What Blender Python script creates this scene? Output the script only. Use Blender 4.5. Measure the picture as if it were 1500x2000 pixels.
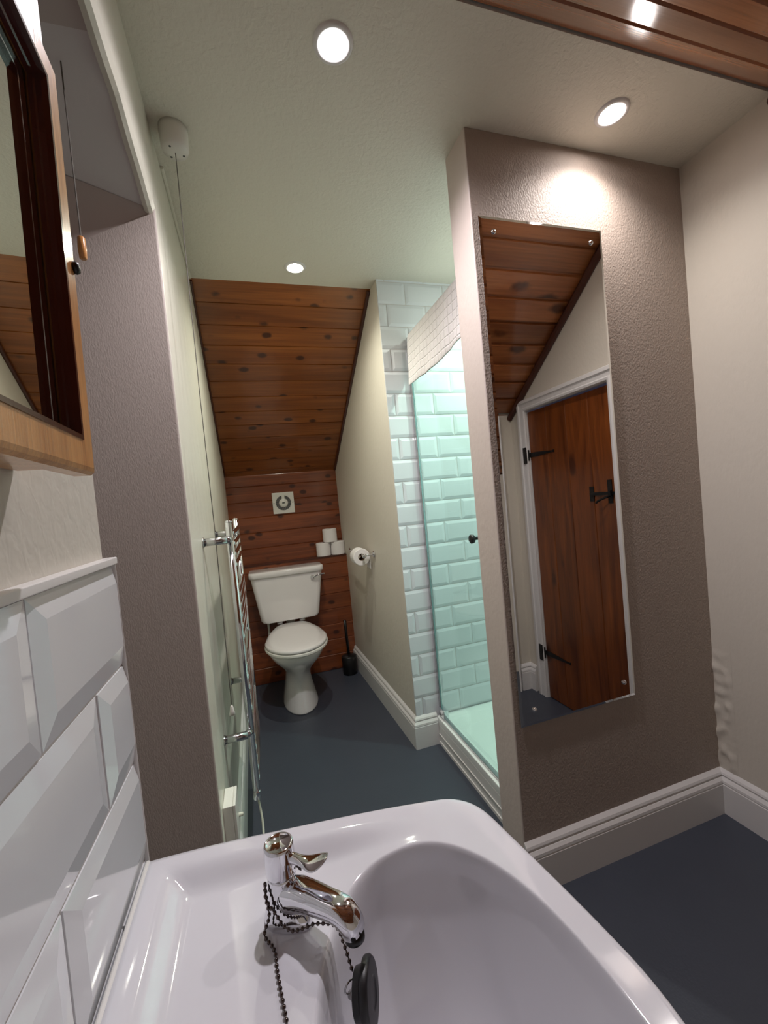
import bpy, bmesh, math, random
from mathutils import Vector, Matrix, noise
random.seed(7)
for o in list(bpy.data.objects): bpy.data.objects.remove(o)
SC = bpy.context.scene
COL = SC.collection
PI = math.pi

# ------------------------------------------------------------------ camera
cam_d = bpy.data.cameras.new('camera'); cam = bpy.data.objects.new('camera', cam_d); COL.objects.link(cam)
YAW, PITCH, ROLL = math.radians(16.995), math.radians(-1.848), math.radians(5.347)
fw = Vector((math.sin(YAW)*math.cos(PITCH), math.cos(YAW)*math.cos(PITCH), math.sin(PITCH)))
rt = Vector((math.cos(YAW), -math.sin(YAW), 0)); dn = fw.cross(rt)
c_, s_ = math.cos(ROLL), math.sin(ROLL)
r2 = c_*rt + s_*dn; d2 = -s_*rt + c_*dn
m = Matrix((r2, -d2, -fw)).transposed().to_4x4(); m.translation = Vector((0, 0, 1.22))
cam.matrix_world = m
cam_d.sensor_fit = 'HORIZONTAL'; cam_d.sensor_width = 36; cam_d.lens = 806.2/1500*36
cam_d.clip_start = .01; cam_d.clip_end = 50
SC.camera = cam

# ------------------------------------------------------------------ world, exposure
w = bpy.data.worlds.new('world'); SC.world = w; w.use_nodes = True
w.node_tree.nodes['Background'].inputs[0].default_value = (.5, .6, .8, 1)
w.node_tree.nodes['Background'].inputs[1].default_value = .02
SC.view_settings.view_transform = 'Standard'; SC.view_settings.look = 'None'
SC.view_settings.gamma = 1; SC.view_settings.use_curve_mapping = False
SC.view_settings.exposure = 1.18

CEIL = 2.25
LAMPS = [  # x, y, watts, colour, cone degrees, blend
    (.266, .925, 16.5, (1.0, .94, .99), 155, .8),
    (1.069, .934, 7.5, (1.0, .93, .90), 145, 1),
    (.259, 1.82, 13.5, (1.0, .99, .84), 145, 1),
    (1.13, 1.52, 19, (.88, 1.0, .86), 140, 1),
]
def spot(name, x, y, z, e, col, cone, blend, r=.016):
    l = bpy.data.lights.new(name, 'SPOT'); l.energy = e; l.color = col
    l.spot_size = math.radians(cone); l.spot_blend = blend; l.shadow_soft_size = r
    o = bpy.data.objects.new(name, l); o.location = (x, y, z); COL.objects.link(o); return o

# ------------------------------------------------------------------ materials
def L(h):
    h = [h[i]/255 for i in range(3)]
    return tuple((v/12.92 if v <= .04045 else ((v+.055)/1.055)**2.4) for v in h)+(1,)
def mat(name, rgb, rough=.5, metal=0, coat=0, spec=.5, bump=None, var=0, varscale=3):
    """rgb in sRGB 0-255; bump=(scale xyz, strength, distance, detail)"""
    m = bpy.data.materials.new(name); m.use_nodes = True
    nt = m.node_tree; b = nt.nodes['Principled BSDF']
    b.inputs['Base Color'].default_value = L(rgb); b.inputs['Roughness'].default_value = rough
    b.inputs['Metallic'].default_value = metal; b.inputs['Coat Weight'].default_value = coat
    b.inputs['Coat Roughness'].default_value = .04; b.inputs['Specular IOR Level'].default_value = spec
    tc = nt.nodes.new('ShaderNodeTexCoord')
    if var:
        n = nt.nodes.new('ShaderNodeTexNoise'); n.inputs['Scale'].default_value = varscale; n.inputs['Detail'].default_value = 4
        nt.links.new(tc.outputs['Object'], n.inputs['Vector'])
        r = nt.nodes.new('ShaderNodeMapRange'); r.inputs[3].default_value = 1-var; r.inputs[4].default_value = 1+var
        nt.links.new(n.outputs['Fac'], r.inputs[0])
        mx = nt.nodes.new('ShaderNodeVectorMath'); mx.operation = 'SCALE'; mx.inputs[0].default_value = L(rgb)[:3]
        nt.links.new(r.outputs[0], mx.inputs['Scale']); nt.links.new(mx.outputs[0], b.inputs['Base Color'])
    if bump:
        sc, st, di, de = bump[:4]
        mp = nt.nodes.new('ShaderNodeMapping'); mp.inputs['Scale'].default_value = sc
        n = nt.nodes.new('ShaderNodeTexNoise'); n.inputs['Scale'].default_value = 1; n.inputs['Detail'].default_value = de
        n.inputs['Distortion'].default_value = bump[4] if len(bump) > 4 else 0
        bp = nt.nodes.new('ShaderNodeBump'); bp.inputs['Strength'].default_value = st; bp.inputs['Distance'].default_value = di
        nt.links.new(tc.outputs['Object'], mp.inputs[0]); nt.links.new(mp.outputs[0], n.inputs['Vector'])
        nt.links.new(n.outputs['Fac'], bp.inputs['Height']); nt.links.new(bp.outputs[0], b.inputs['Normal'])
    return m
M = {}
M['taupe'] = mat('taupe_wallpaper', (188, 177, 169), .6, bump=((330, 330, 120), .3, .003, 2, .5))
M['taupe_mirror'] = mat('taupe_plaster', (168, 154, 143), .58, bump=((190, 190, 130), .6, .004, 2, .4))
M['cream'] = mat('cream_plaster', (216, 209, 196), .5, bump=((70, 70, 40), .35, .003, 3))
M['cream_rough'] = mat('cream_rough_plaster', (203, 197, 186), .5, bump=((90, 90, 60), .35, .003, 2, .4))
M['cream_soft'] = mat('cream_smooth_paint', (220, 217, 203), .35, bump=((12, 12, 4), .5, .01, 2))
M['warm'] = mat('warm_cream_paint', (208, 194, 186), .55, bump=((90, 90, 60), .3, .003, 2))
M['ceil'] = mat('stippled_ceiling_paint', (222, 218, 204), .6, bump=((85, 85, 85), .55, .005, 3, .5))
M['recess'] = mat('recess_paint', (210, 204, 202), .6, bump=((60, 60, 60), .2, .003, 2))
M['recess_shade'] = mat('recess_painted_shade', (186, 174, 168), .6)  # darker copy of the recess paint, with shade put into the colour
M['white_gloss'] = mat('white_gloss_paint', (226, 224, 222), .3, bump=((20, 20, 20), .1, .002, 2))
M['white_plastic'] = mat('white_plastic', (228, 226, 218), .3)
M['ceramic'] = mat('white_ceramic', (232, 228, 226), .07, coat=.6)
M['basin'] = mat('basin_ceramic', (220, 220, 227), .06, coat=.7)
M['acrylic'] = mat('white_acrylic', (236, 238, 236), .12, coat=.3)
M['tile'] = mat('white_glazed_tile', (224, 226, 230), .07, coat=.5, bump=((9, 9, 9), .15, .004, 1))
M['grout'] = mat('pale_grout', (208, 204, 202), .8)
M['chrome'] = mat('chrome', (225, 225, 230), .05, metal=1)
M['chrome_soft'] = mat('brushed_chrome', (200, 200, 202), .2, metal=1)
M['mirror'] = mat('mirror_silver', (232, 232, 230), 0.0, metal=1)
M['black'] = mat('black_iron', (18, 18, 18), .35, bump=((60, 60, 60), .3, .002, 2))
M['rubber'] = mat('black_rubber', (24, 24, 28), .4)
M['black_plastic'] = mat('black_plastic', (14, 14, 15), .35)
M['dark_grille'] = mat('grey_grille', (74, 78, 76), .5)
M['paper'] = mat('white_tissue', (236, 232, 230), .95, bump=((120, 120, 120), .3, .002, 2))
M['card'] = mat('brown_card', (120, 100, 80), .9)
M['floor'] = mat('blue_grey_vinyl', (64, 69, 80), .42, bump=((160, 160, 160), .18, .002, 2), var=.10, varscale=6)
M['mahogany'] = mat('dark_red_mahogany', (66, 24, 18), .18, coat=.5)
M['trimwood'] = mat('dark_stained_trim', (72, 32, 16), .35, coat=.2)
M['hall'] = mat('pale_blue_hall_paint', (150, 160, 200), .7)
M['seatgap'] = mat('gap_shade', (60, 58, 56), .6)  # dark colour standing in for shade between seat and lid
M['cord'] = mat('grey_cord', (96, 92, 84), .7)
M['cable'] = mat('white_flex', (205, 205, 190), .4)
M['balls'] = mat('tarnished_chain', (92, 82, 80), .25, metal=1)

def wood(name, base, dark, knot, axis='x', along=1.2, across=22, rough=.3, coat=.35, board=None, knots=True, kscale=(4.2, 9), seed=0, lightness=.25):
    """procedural pine: grain runs along the object's local axis; board=(local axis, pitch) gives each plank its own tone"""
    m = bpy.data.materials.new(name); m.use_nodes = True; nt = m.node_tree; N = nt.nodes.new; K = nt.links.new
    b = nt.nodes['Principled BSDF']; b.inputs['Roughness'].default_value = rough; b.inputs['Coat Weight'].default_value = coat
    b.inputs['Coat Roughness'].default_value = .12
    tc = N('ShaderNodeTexCoord'); sep = N('ShaderNodeSeparateXYZ'); K(tc.outputs['Object'], sep.inputs[0])
    ai = 'xyz'.index(axis)
    vec = tc.outputs['Object']
    off = None
    if board:
        d = N('ShaderNodeMath'); d.operation = 'DIVIDE'; d.inputs[1].default_value = board[1]
        K(sep.outputs['xyz'.index(board[0])], d.inputs[0])
        fl = N('ShaderNodeMath'); fl.operation = 'FLOOR'; K(d.outputs[0], fl.inputs[0])
        wn = N('ShaderNodeTexWhiteNoise'); wn.noise_dimensions = '1D'; K(fl.outputs[0], wn.inputs['W'])
        off = wn
        sc = N('ShaderNodeVectorMath'); sc.operation = 'SCALE'; K(wn.outputs['Color'], sc.inputs[0]); sc.inputs['Scale'].default_value = 7
        ad = N('ShaderNodeVectorMath'); ad.operation = 'ADD'; K(vec, ad.inputs[0]); K(sc.outputs[0], ad.inputs[1]); vec = ad.outputs[0]
    def mapped(a, c):
        mp = N('ShaderNodeMapping'); s = [c, c, c]; s[ai] = a; mp.inputs['Scale'].default_value = s
        mp.inputs['Location'].default_value = (seed, seed*.7, seed*.3); K(vec, mp.inputs[0]); return mp.outputs[0]
    # broad growth figure
    n1 = N('ShaderNodeTexNoise'); n1.inputs['Scale'].default_value = 1; n1.inputs['Detail'].default_value = 3; n1.inputs['Distortion'].default_value = 1.2
    K(mapped(along, across), n1.inputs['Vector'])
    n2 = N('ShaderNodeTexNoise'); n2.inputs['Scale'].default_value = 1; n2.inputs['Detail'].default_value = 5
    K(mapped(along*4, across*9), n2.inputs['Vector'])
    r = N('ShaderNodeValToRGB'); e = r.color_ramp.elements
    e[0].position = .3; e[0].color = L(dark); e[1].position = .68; e[1].color = L(base); K(n1.outputs['Fac'], r.inputs[0])
    mix = N('ShaderNodeMix'); mix.data_type = 'RGBA'; mix.blend_type = 'MULTIPLY'; mix.inputs[0].default_value = .55
    K(r.outputs[0], mix.inputs[6]); mr = N('ShaderNodeMapRange'); mr.inputs[1].default_value = .3; mr.inputs[2].default_value = .7
    mr.inputs[3].default_value = .62; mr.inputs[4].default_value = 1.15; K(n2.outputs['Fac'], mr.inputs[0]); K(mr.outputs[0], mix.inputs[7])
    col = mix.outputs[2]
    if off:
        mr2 = N('ShaderNodeMapRange'); mr2.inputs[3].default_value = 1-lightness; mr2.inputs[4].default_value = 1+lightness*.7; K(off.outputs['Value'], mr2.inputs[0])
        sc2 = N('ShaderNodeVectorMath'); sc2.operation = 'SCALE'; K(col, sc2.inputs[0]); K(mr2.outputs[0], sc2.inputs['Scale']); col = sc2.outputs[0]
    if knots:
        v = N('ShaderNodeTexVoronoi'); v.inputs['Scale'].default_value = 1; K(mapped(kscale[0], kscale[1]), v.inputs['Vector'])
        n3 = N('ShaderNodeTexNoise'); n3.inputs['Scale'].default_value = 30; K(vec, n3.inputs['Vector'])
        am = N('ShaderNodeMath'); am.operation = 'MULTIPLY_ADD'; am.inputs[1].default_value = .10; K(n3.outputs['Fac'], am.inputs[0]); K(v.outputs['Distance'], am.inputs[2])
        mk = N('ShaderNodeMapRange'); mk.interpolation_type = 'SMOOTHSTEP'; mk.inputs[1].default_value = .16; mk.inputs[2].default_value = .28
        mk.inputs[3].default_value = .85; mk.inputs[4].default_value = 0; K(am.outputs[0], mk.inputs[0])
        m2 = N('ShaderNodeMix'); m2.data_type = 'RGBA'; K(mk.outputs[0], m2.inputs[0]); K(col, m2.inputs[6]); m2.inputs[7].default_value = L(knot); col = m2.outputs[2]
    K(col, b.inputs['Base Color'])
    bp = N('ShaderNodeBump'); bp.inputs['Strength'].default_value = .12; bp.inputs['Distance'].default_value = .002
    K(n2.outputs['Fac'], bp.inputs['Height']); K(bp.outputs[0], b.inputs['Normal'])
    return m
M['pine'] = wood('stained_pine_boards', (158, 92, 40), (124, 66, 26), (52, 24, 12), 'x', 1.0, 14, board=('y', .112), seed=3, lightness=.1, kscale=(7, 11))
M['pine_red'] = wood('red_stained_pine_boards', (142, 76, 40), (104, 50, 25), (48, 18, 10), 'x', 1.0, 14, board=('z', .112), seed=9, lightness=.1, kscale=(7, 11))
M['pine_near'] = wood('stained_pine_slope', (176, 112, 68), (140, 80, 46), (66, 34, 20), 'x', 1.0, 12, board=('y', .112), seed=5, rough=.25, coat=.5, kscale=(3, 7))
M['doorwood'] = wood('stained_plank_door', (134, 72, 28), (92, 44, 17), (60, 26, 12), 'z', 1.6, 13, board=('y', .142), seed=2, kscale=(3, 8), lightness=.12)
M['cabwood'] = wood('honey_varnished_wood', (220, 160, 96), (190, 128, 68), (120, 70, 36), 'z', 5, 60, knots=False, seed=4, rough=.3, coat=.5)
M['cabwood_h'] = wood('honey_varnished_wood_rail', (190, 134, 80), (150, 96, 52), (120, 70, 36), 'y', 5, 60, knots=False, seed=6, rough=.3, coat=.5)

def glassmat():
    m = bpy.data.materials.new('green_tinted_glass'); m.use_nodes = True; nt = m.node_tree; nt.nodes.clear(); N = nt.nodes.new
    o = N('ShaderNodeOutputMaterial'); t = N('ShaderNodeBsdfTransparent'); t.inputs[0].default_value = (.88, .985, .96, 1)
    g = N('ShaderNodeBsdfGlossy'); g.inputs['Roughness'].default_value = .01
    lw = N('ShaderNodeLayerWeight'); pw = N('ShaderNodeMath'); pw.operation = 'POWER'; pw.inputs[1].default_value = 5
    nt.links.new(lw.outputs['Facing'], pw.inputs[0]); f = N('ShaderNodeMath'); f.operation = 'MULTIPLY_ADD'; f.inputs[1].default_value = .5; f.inputs[2].default_value = .035
    nt.links.new(pw.outputs[0], f.inputs[0])
    mx = N('ShaderNodeMixShader'); nt.links.new(f.outputs[0], mx.inputs[0]); nt.links.new(t.outputs[0], mx.inputs[1]); nt.links.new(g.outputs[0], mx.inputs[2])
    nt.links.new(mx.outputs[0], o.inputs[0]); return m
M['glass'] = glassmat()
M['glassedge'] = mat('glass_edge', (178, 208, 212), .1)
def emis(name, col, st):
    m = bpy.data.materials.new(name); m.use_nodes = True; b = m.node_tree.nodes['Principled BSDF']
    b.inputs['Emission Color'].default_value = col+(1,); b.inputs['Emission Strength'].default_value = st
    b.inputs['Base Color'].default_value = (1, 1, 1, 1); return m
def towelmat():
    m = mat('white_waffle_cotton', (232, 226, 226), .95); nt = m.node_tree; N = nt.nodes.new; K = nt.links.new
    tc = N('ShaderNodeTexCoord'); v = N('ShaderNodeTexBrick'); v.offset = 0; v.inputs['Scale'].default_value = 1
    v.inputs['Brick Width'].default_value = .034; v.inputs['Row Height'].default_value = .034; v.inputs['Mortar Size'].default_value = .0045; v.inputs['Mortar Smooth'].default_value = 1
    cx = N('ShaderNodeCombineXYZ'); sp = N('ShaderNodeSeparateXYZ'); K(tc.outputs['Object'], sp.inputs[0]); K(sp.outputs[1], cx.inputs[0]); K(sp.outputs[2], cx.inputs[1]); K(cx.outputs[0], v.inputs['Vector'])
    n = N('ShaderNodeTexNoise'); n.inputs['Scale'].default_value = 300; K(tc.outputs['Object'], n.inputs['Vector'])
    a = N('ShaderNodeMath'); a.operation = 'MULTIPLY_ADD'; a.inputs[1].default_value = .35; K(n.outputs['Fac'], a.inputs[0]); K(v.outputs['Fac'], a.inputs[2])
    b = N('ShaderNodeBump'); b.inputs['Strength'].default_value = .8; b.inputs['Distance'].default_value = .003; b.invert = True
    K(a.outputs[0], b.inputs['Height']); K(b.outputs[0], nt.nodes['Principled BSDF'].inputs['Normal']); return m
M['towel'] = towelmat()

# ------------------------------------------------------------------ helpers
def link(name, me, parent=None, loc=None):
    o = bpy.data.objects.new(name, me); COL.objects.link(o)
    if parent: o.parent = parent
    if loc: o.location = loc
    return o
def obj(name, bm, m, parent=None, smooth=False, bevel=0, seg=2, sub=0, angle=40):
    bmesh.ops.recalc_face_normals(bm, faces=bm.faces)
    me = bpy.data.meshes.new(name); bm.to_mesh(me); bm.free()
    ms = m if isinstance(m, (list, tuple)) else [m]
    for k in ms: me.materials.append(M[k] if isinstance(k, str) else k)
    if smooth:
        for p in me.polygons: p.use_smooth = True
    o = link(name, me, parent)
    if bevel:
        b = o.modifiers.new('bevel', 'BEVEL'); b.width = bevel; b.segments = seg; b.limit_method = 'ANGLE'; b.angle_limit = math.radians(angle)
        for p in me.polygons: p.use_smooth = True
        wn = o.modifiers.new('wn', 'WEIGHTED_NORMAL'); wn.keep_sharp = True
    if sub:
        s = o.modifiers.new('sub', 'SUBSURF'); s.levels = sub; s.render_levels = sub
    return o
def struct(name, bm, m, parent=None, **k):
    o = obj(name, bm, m, parent, **k)
    if not parent: o['kind'] = 'structure'
    return o
def tag(o, label, cat, group=None, kind=None):
    if label: o['label'] = label
    if cat: o['category'] = cat
    if group: o['group'] = group
    if kind: o['kind'] = kind
    return o
def thing(name, label, cat, loc=(0, 0, 0), group=None, rotz=0):
    o = bpy.data.objects.new(name, None); COL.objects.link(o); o.location = loc; o.rotation_euler = (0, 0, rotz); o.empty_display_size = .05
    return tag(o, label, cat, group)
def box(bm, x0, x1, y0, y1, z0, z1, mi=0):
    v = [bm.verts.new((x, y, z)) for z in (z0, z1) for (x, y) in ((x0, y0), (x1, y0), (x1, y1), (x0, y1))]
    fs = [(0, 3, 2, 1), (4, 5, 6, 7), (0, 1, 5, 4), (1, 2, 6, 5), (2, 3, 7, 6), (3, 0, 4, 7)]
    for f in fs: bm.faces.new([v[i] for i in f]).material_index = mi
    return v
def prism(bm, pts, z0, z1):
    """vertical prism over polygon; z may be lists"""
    n = len(pts)
    zz0 = z0 if isinstance(z0, (list, tuple)) else [z0]*n; zz1 = z1 if isinstance(z1, (list, tuple)) else [z1]*n
    a = [bm.verts.new((p[0], p[1], zz0[i])) for i, p in enumerate(pts)]; b = [bm.verts.new((p[0], p[1], zz1[i])) for i, p in enumerate(pts)]
    bm.faces.new(a[::-1]); bm.faces.new(b)
    return [bm.faces.new((a[i], a[(i+1) % n], b[(i+1) % n], b[i])) for i in range(n)]
def prism_x(bm, pts, x0, x1):
    """pts in (y,z), extruded along x"""
    n = len(pts); a = [bm.verts.new((x0, p[0], p[1])) for p in pts]; b = [bm.verts.new((x1, p[0], p[1])) for p in pts]
    bm.faces.new(a); bm.faces.new(b[::-1])
    for i in range(n): bm.faces.new((a[i], b[i], b[(i+1) % n], a[(i+1) % n]))
def sweep(bm, prof, path, closed=False, up=Vector((0, 0, 1)), side=1):
    """prof (out, up) swept along a horizontal path with mitred corners"""
    P = [Vector(p) for p in path]; n = len(P); rings = []
    for i in range(n):
        d0 = (P[i]-P[i-1]).normalized() if i > 0 or closed else None
        d1 = (P[(i+1) % n]-P[i]).normalized() if i < n-1 or closed else None
        if d0 is None: d0 = d1
        if d1 is None: d1 = d0
        n0 = d0.cross(up)*side; n1 = d1.cross(up)*side
        nn = (n0+n1).normalized(); k = 1/max(.2, nn.dot(n0))
        rings.append([bm.verts.new(P[i]+nn*(o*k)+up*u) for o, u in prof])
    m_ = len(prof)
    for i in range(n if closed else n-1):
        A, B = rings[i], rings[(i+1) % n]
        for j in range(m_): bm.faces.new((A[j], A[(j+1) % m_], B[(j+1) % m_], B[j]))
    if not closed: bm.faces.new(rings[0]); bm.faces.new(rings[-1][::-1])
def lathe(bm, prof, n=32, M4=None, cap=True):
    """prof (r,z) about z"""
    rings = []
    for r, z in prof:
        rings.append([bm.verts.new((r*math.cos(2*PI*i/n), r*math.sin(2*PI*i/n), z)) for i in range(n)])
    for A, B in zip(rings, rings[1:]):
        for i in range(n): bm.faces.new((A[i], A[(i+1) % n], B[(i+1) % n], B[i]))
    if cap: bm.faces.new(rings[0][::-1]); bm.faces.new(rings[-1])
    if M4 is not None:
        vs = [v for r in rings for v in r]; bmesh.ops.transform(bm, matrix=M4, verts=vs)
    return rings
def frame_dirs(d):
    d = d.normalized(); a = Vector((0, 0, 1)) if abs(d.z) < .95 else Vector((1, 0, 0))
    s = d.cross(a).normalized(); return s, s.cross(d).normalized()
def tube(bm, pts, r, n=12, cap=True, prev=None):
    P = [Vector(p) for p in pts]; rs = r if isinstance(r, (list, tuple)) else [r]*len(P); rings = []
    s = None
    for i, p in enumerate(P):
        d = (P[min(i+1, len(P)-1)]-P[max(i-1, 0)]).normalized()
        if s is None: s, u = frame_dirs(d)
        else:
            s = (s-d*s.dot(d)).normalized(); u = s.cross(d).normalized()
        rings.append([bm.verts.new(p+(s*math.cos(2*PI*k/n)+u*math.sin(2*PI*k/n))*rs[i]) for k in range(n)])
    for A, B in zip(rings, rings[1:]):
        for k in range(n): bm.faces.new((A[k], A[(k+1) % n], B[(k+1) % n], B[k]))
    if cap: bm.faces.new(rings[0][::-1]); bm.faces.new(rings[-1])
def loft(bm, rings, cap=(True, True)):
    R = [[bm.verts.new(p) for p in r] for r in rings]; n = len(R[0])
    for A, B in zip(R, R[1:]):
        for k in range(n): bm.faces.new((A[k], A[(k+1) % n], B[(k+1) % n], B[k]))
    if cap[0]: bm.faces.new(R[0][::-1])
    if cap[1]: bm.faces.new(R[-1])
    return R
def catmull(pts, k=8):
    P = [Vector(p) for p in pts]; out = []
    for i in range(len(P)-1):
        a, b, c, d = P[max(i-1, 0)], P[i], P[i+1], P[min(i+2, len(P)-1)]
        for j in range(k):
            t = j/k; out.append(.5*((2*b)+(c-a)*t+(2*a-5*b+4*c-d)*t*t+(3*b-a-3*c+d)*t**3))
    return out+[P[-1]]
def BM(): return bmesh.new()
def sm(a, b, x):
    t = max(0, min(1, (x-a)/(b-a))); return t*t*(3-2*t)

# ------------------------------------------------------------------ room shell
def wx(y): return -.152-.0145*y             # face of the left wall
def rx(y): return .637-.033*(y-1.868)       # face of the toilet alcove's right wall
YE, YR, YT, YU = .519, 1.16, 3.01, 3.11      # end of basin wall, pillar face, lower and upper toilet wall
bm = BM(); box(bm, -1.0, 1.62, -.55, 3.25, -.06, 0); struct('floor', bm, 'floor')
bm = BM(); box(bm, -1.0, 1.62, .79, 1.97, CEIL, CEIL+.06); struct('ceiling', bm, 'ceil')

# toilet-side slope, boards along x : local frame with boards in y
def board_panel(name, p0, p1, x0, x1, m, pitch=.112, depth=.008, gap=.012, flip=1):
    """boarding between two (y,z) points, boards run along x; built in a local frame so grain follows the boards"""
    a = Vector((0, p0[0], p0[1])); b = Vector((0, p1[0], p1[1])); d = (b-a); Ln = d.length; d.normalize()
    nrm = Vector((1, 0, 0)).cross(d)*flip
    bm = BM(); n = int(math.ceil(Ln/pitch)); prof = []
    for i in range(n):
        s0 = i*pitch; s1 = min((i+1)*pitch, Ln)
        if s1-s0 < gap*1.5: break
        prof += [(s0, 0 if i == 0 else -depth), (s0+gap*.3, 0 if i == 0 else -depth), (s0+gap*.5, 0), (s1-gap*.5, 0), (s1-gap*.3, -depth)]
    prof.append((Ln, -depth)); prof += [(Ln, -.03), (0, -.03)]
    A = [bm.verts.new((x0, s, h)) for s, h in prof]; B = [bm.verts.new((x1, s, h)) for s, h in prof]; k = len(prof)
    for i in range(k): bm.faces.new((A[i], A[(i+1) % k], B[(i+1) % k], B[i]))
    bm.faces.new(A); bm.faces.new(B[::-1])
    o = struct(name, bm, m)
    R = Matrix((Vector((1, 0, 0)), d, nrm)).transposed().to_4x4(); R.translation = a
    o.matrix_world = R
    return o
o = board_panel('ceiling_slope_toilet', (1.955, CEIL+.004), (YU+.004, 1.472), -.215, .66, 'pine', flip=-1, depth=.004, gap=.007)
# side slope above camera
o = board_panel('ceiling_slope_near', (.785, CEIL+.004), (-.52, CEIL+.004-.75*(.785+.52)), -.30, 1.62, 'pine_near', depth=.012, gap=.018)
# toilet wall : upper boards, lower boxed boards with ledge
def hboards(name, y, z0, z1, x0, x1, pitch=.112, thick=.09):
    bm = BM(); n = int(math.ceil((z1-z0)/pitch)); prof = []
    for i in range(n):
        a = z0+i*pitch; b = min(a+pitch, z1)
        prof += [(y+.004, a), (y, a+.004), (y, b-.004)]
        if b == z1: prof.append((y+.001, b))
    prof += [(y+thick, z1), (y+thick, z0)]
    k = len(prof); A = [bm.verts.new((x0, p, q)) for p, q in prof]; B = [bm.verts.new((x1, p, q)) for p, q in prof]
    for i in range(k): bm.faces.new((A[i], A[(i+1) % k], B[(i+1) % k], B[i]))
    bm.faces.new(A); bm.faces.new(B[::-1]); return struct(name, bm, 'pine_red')
hboards('wall_toilet_upper', YU, .835, 1.474, -.215, .625, thick=.06)
hboards('wall_toilet_lower', YT, 0, .835, -.215, .62, thick=.16)

# left wall beyond the recess: taupe end face towards the camera
bm = BM()
fs = prism(bm, [(wx(YR), YR), (wx(3.2), 3.2), (-.95, 3.2), (-.95, YR)], 0, CEIL)
fs[3].material_index = 1
# raking top of the taupe paper is a separate lower facing panel
o = struct('wall_left', bm, ['cream_soft', 'taupe'], bevel=.006, seg=3)
# header above the recess opening
bm = BM(); n = 20; ring = []
for i in range(n+1):
    y = .50+(YR+.01-.50)*i/n
    zb = 2.026-max(0, y-.9)*.167-.0025*math.sin(y*40)
    ring.append((y, zb))
for k in (0,):
    A = []; 
    for y, zb in ring:
        x = wx(y)
        A.append([bm.verts.new(p) for p in ((x, y, CEIL), (x, y, zb+.02), (x-.006, y, zb+.005), (x-.014, y, zb), (x-.024, y, zb+.004), (x-.024, y, CEIL))])
    for P, Q in zip(A, A[1:]):
        for j in range(6): bm.faces.new((P[j], P[(j+1) % 6], Q[(j+1) % 6], Q[j]))
    bm.faces.new(A[0]); bm.faces.new(A[-1][::-1])
struct('wall_left_header', bm, 'cream_soft', smooth=False)
# basin wall
XP = -.164
bm = BM(); box(bm, -.25, XP, -.55, YE, 0, CEIL); struct('wall_basin', bm, 'cream_rough', bevel=.004)
# recess ceiling, folded
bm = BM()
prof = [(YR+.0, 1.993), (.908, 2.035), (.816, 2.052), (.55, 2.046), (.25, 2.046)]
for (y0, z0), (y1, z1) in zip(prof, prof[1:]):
    mi = 1 if y0 < .85 else 0  # near panels take the darker tone, their shade is painted in
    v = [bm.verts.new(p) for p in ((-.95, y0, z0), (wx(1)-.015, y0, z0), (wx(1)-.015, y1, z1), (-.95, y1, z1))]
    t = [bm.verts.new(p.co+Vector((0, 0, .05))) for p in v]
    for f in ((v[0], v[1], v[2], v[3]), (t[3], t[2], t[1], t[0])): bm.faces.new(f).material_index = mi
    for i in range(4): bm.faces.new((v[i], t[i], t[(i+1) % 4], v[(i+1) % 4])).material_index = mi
struct('ceiling_recess', bm, ['recess', 'recess_shade'])
# raking plaster fillet between the recess ceiling and the taupe face
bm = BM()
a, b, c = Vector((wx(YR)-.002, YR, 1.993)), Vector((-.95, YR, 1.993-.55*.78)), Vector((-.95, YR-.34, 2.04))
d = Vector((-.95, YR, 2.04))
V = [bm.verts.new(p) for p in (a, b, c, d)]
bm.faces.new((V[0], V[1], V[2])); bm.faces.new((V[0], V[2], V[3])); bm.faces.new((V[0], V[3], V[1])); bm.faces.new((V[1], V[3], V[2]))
struct('trim_recess_rake', bm, 'recess_shade')  # darker tone paints shade onto this fillet
bm = BM(); box(bm, -.99, -.93, .2, YR+.05, 0, 2.12); struct('wall_recess', bm, 'taupe')
bm = BM(); box(bm, -.95, -.25, .2, .25, 0, 2.12); struct('wall_recess_near', bm, 'recess')

# toilet alcove right wall, tiled on its end
bm = BM(); prism(bm, [(rx(1.868), 1.874), (1.60, 1.874), (1.60, 3.2), (rx(3.2), 3.2)], 0, CEIL); struct('wall_alcove', bm, 'cream', bevel=.004)
# partition with the mirror
YM = 1.057
bm = BM(); fs = prism(bm, [(.664, YM), (1.50, YM), (1.50, 1.178), (.664, 1.178)], 0, CEIL+.002)
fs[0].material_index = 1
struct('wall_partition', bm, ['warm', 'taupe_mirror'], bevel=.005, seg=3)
# right wall with door opening
XR = 1.488
D0, D1, DZ = .105, .70, 1.645
bm = BM()
box(bm, XR, XR+.10, D1, YM+.02, 0, CEIL+.05); box(bm, XR, XR+.10, -.55, D0, 0, CEIL+.05); box(bm, XR, XR+.10, D0, D1, DZ, CEIL+.05)
struct('wall_right', bm, 'cream')
bm = BM(); box(bm, 1.50, 1.60, YM+.02, 1.90, 0, CEIL); struct('wall_shower_right', bm, 'cream')
bm = BM(); box(bm, -.3, 1.40, -.55, -.48, 0, 1.40); struct('wall_back', bm, 'cream')
bm = BM(); box(bm, 1.41, XR+.002, -.48, -.03, 0, 1.66); struct('wall_nib', bm, 'cream')
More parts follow.
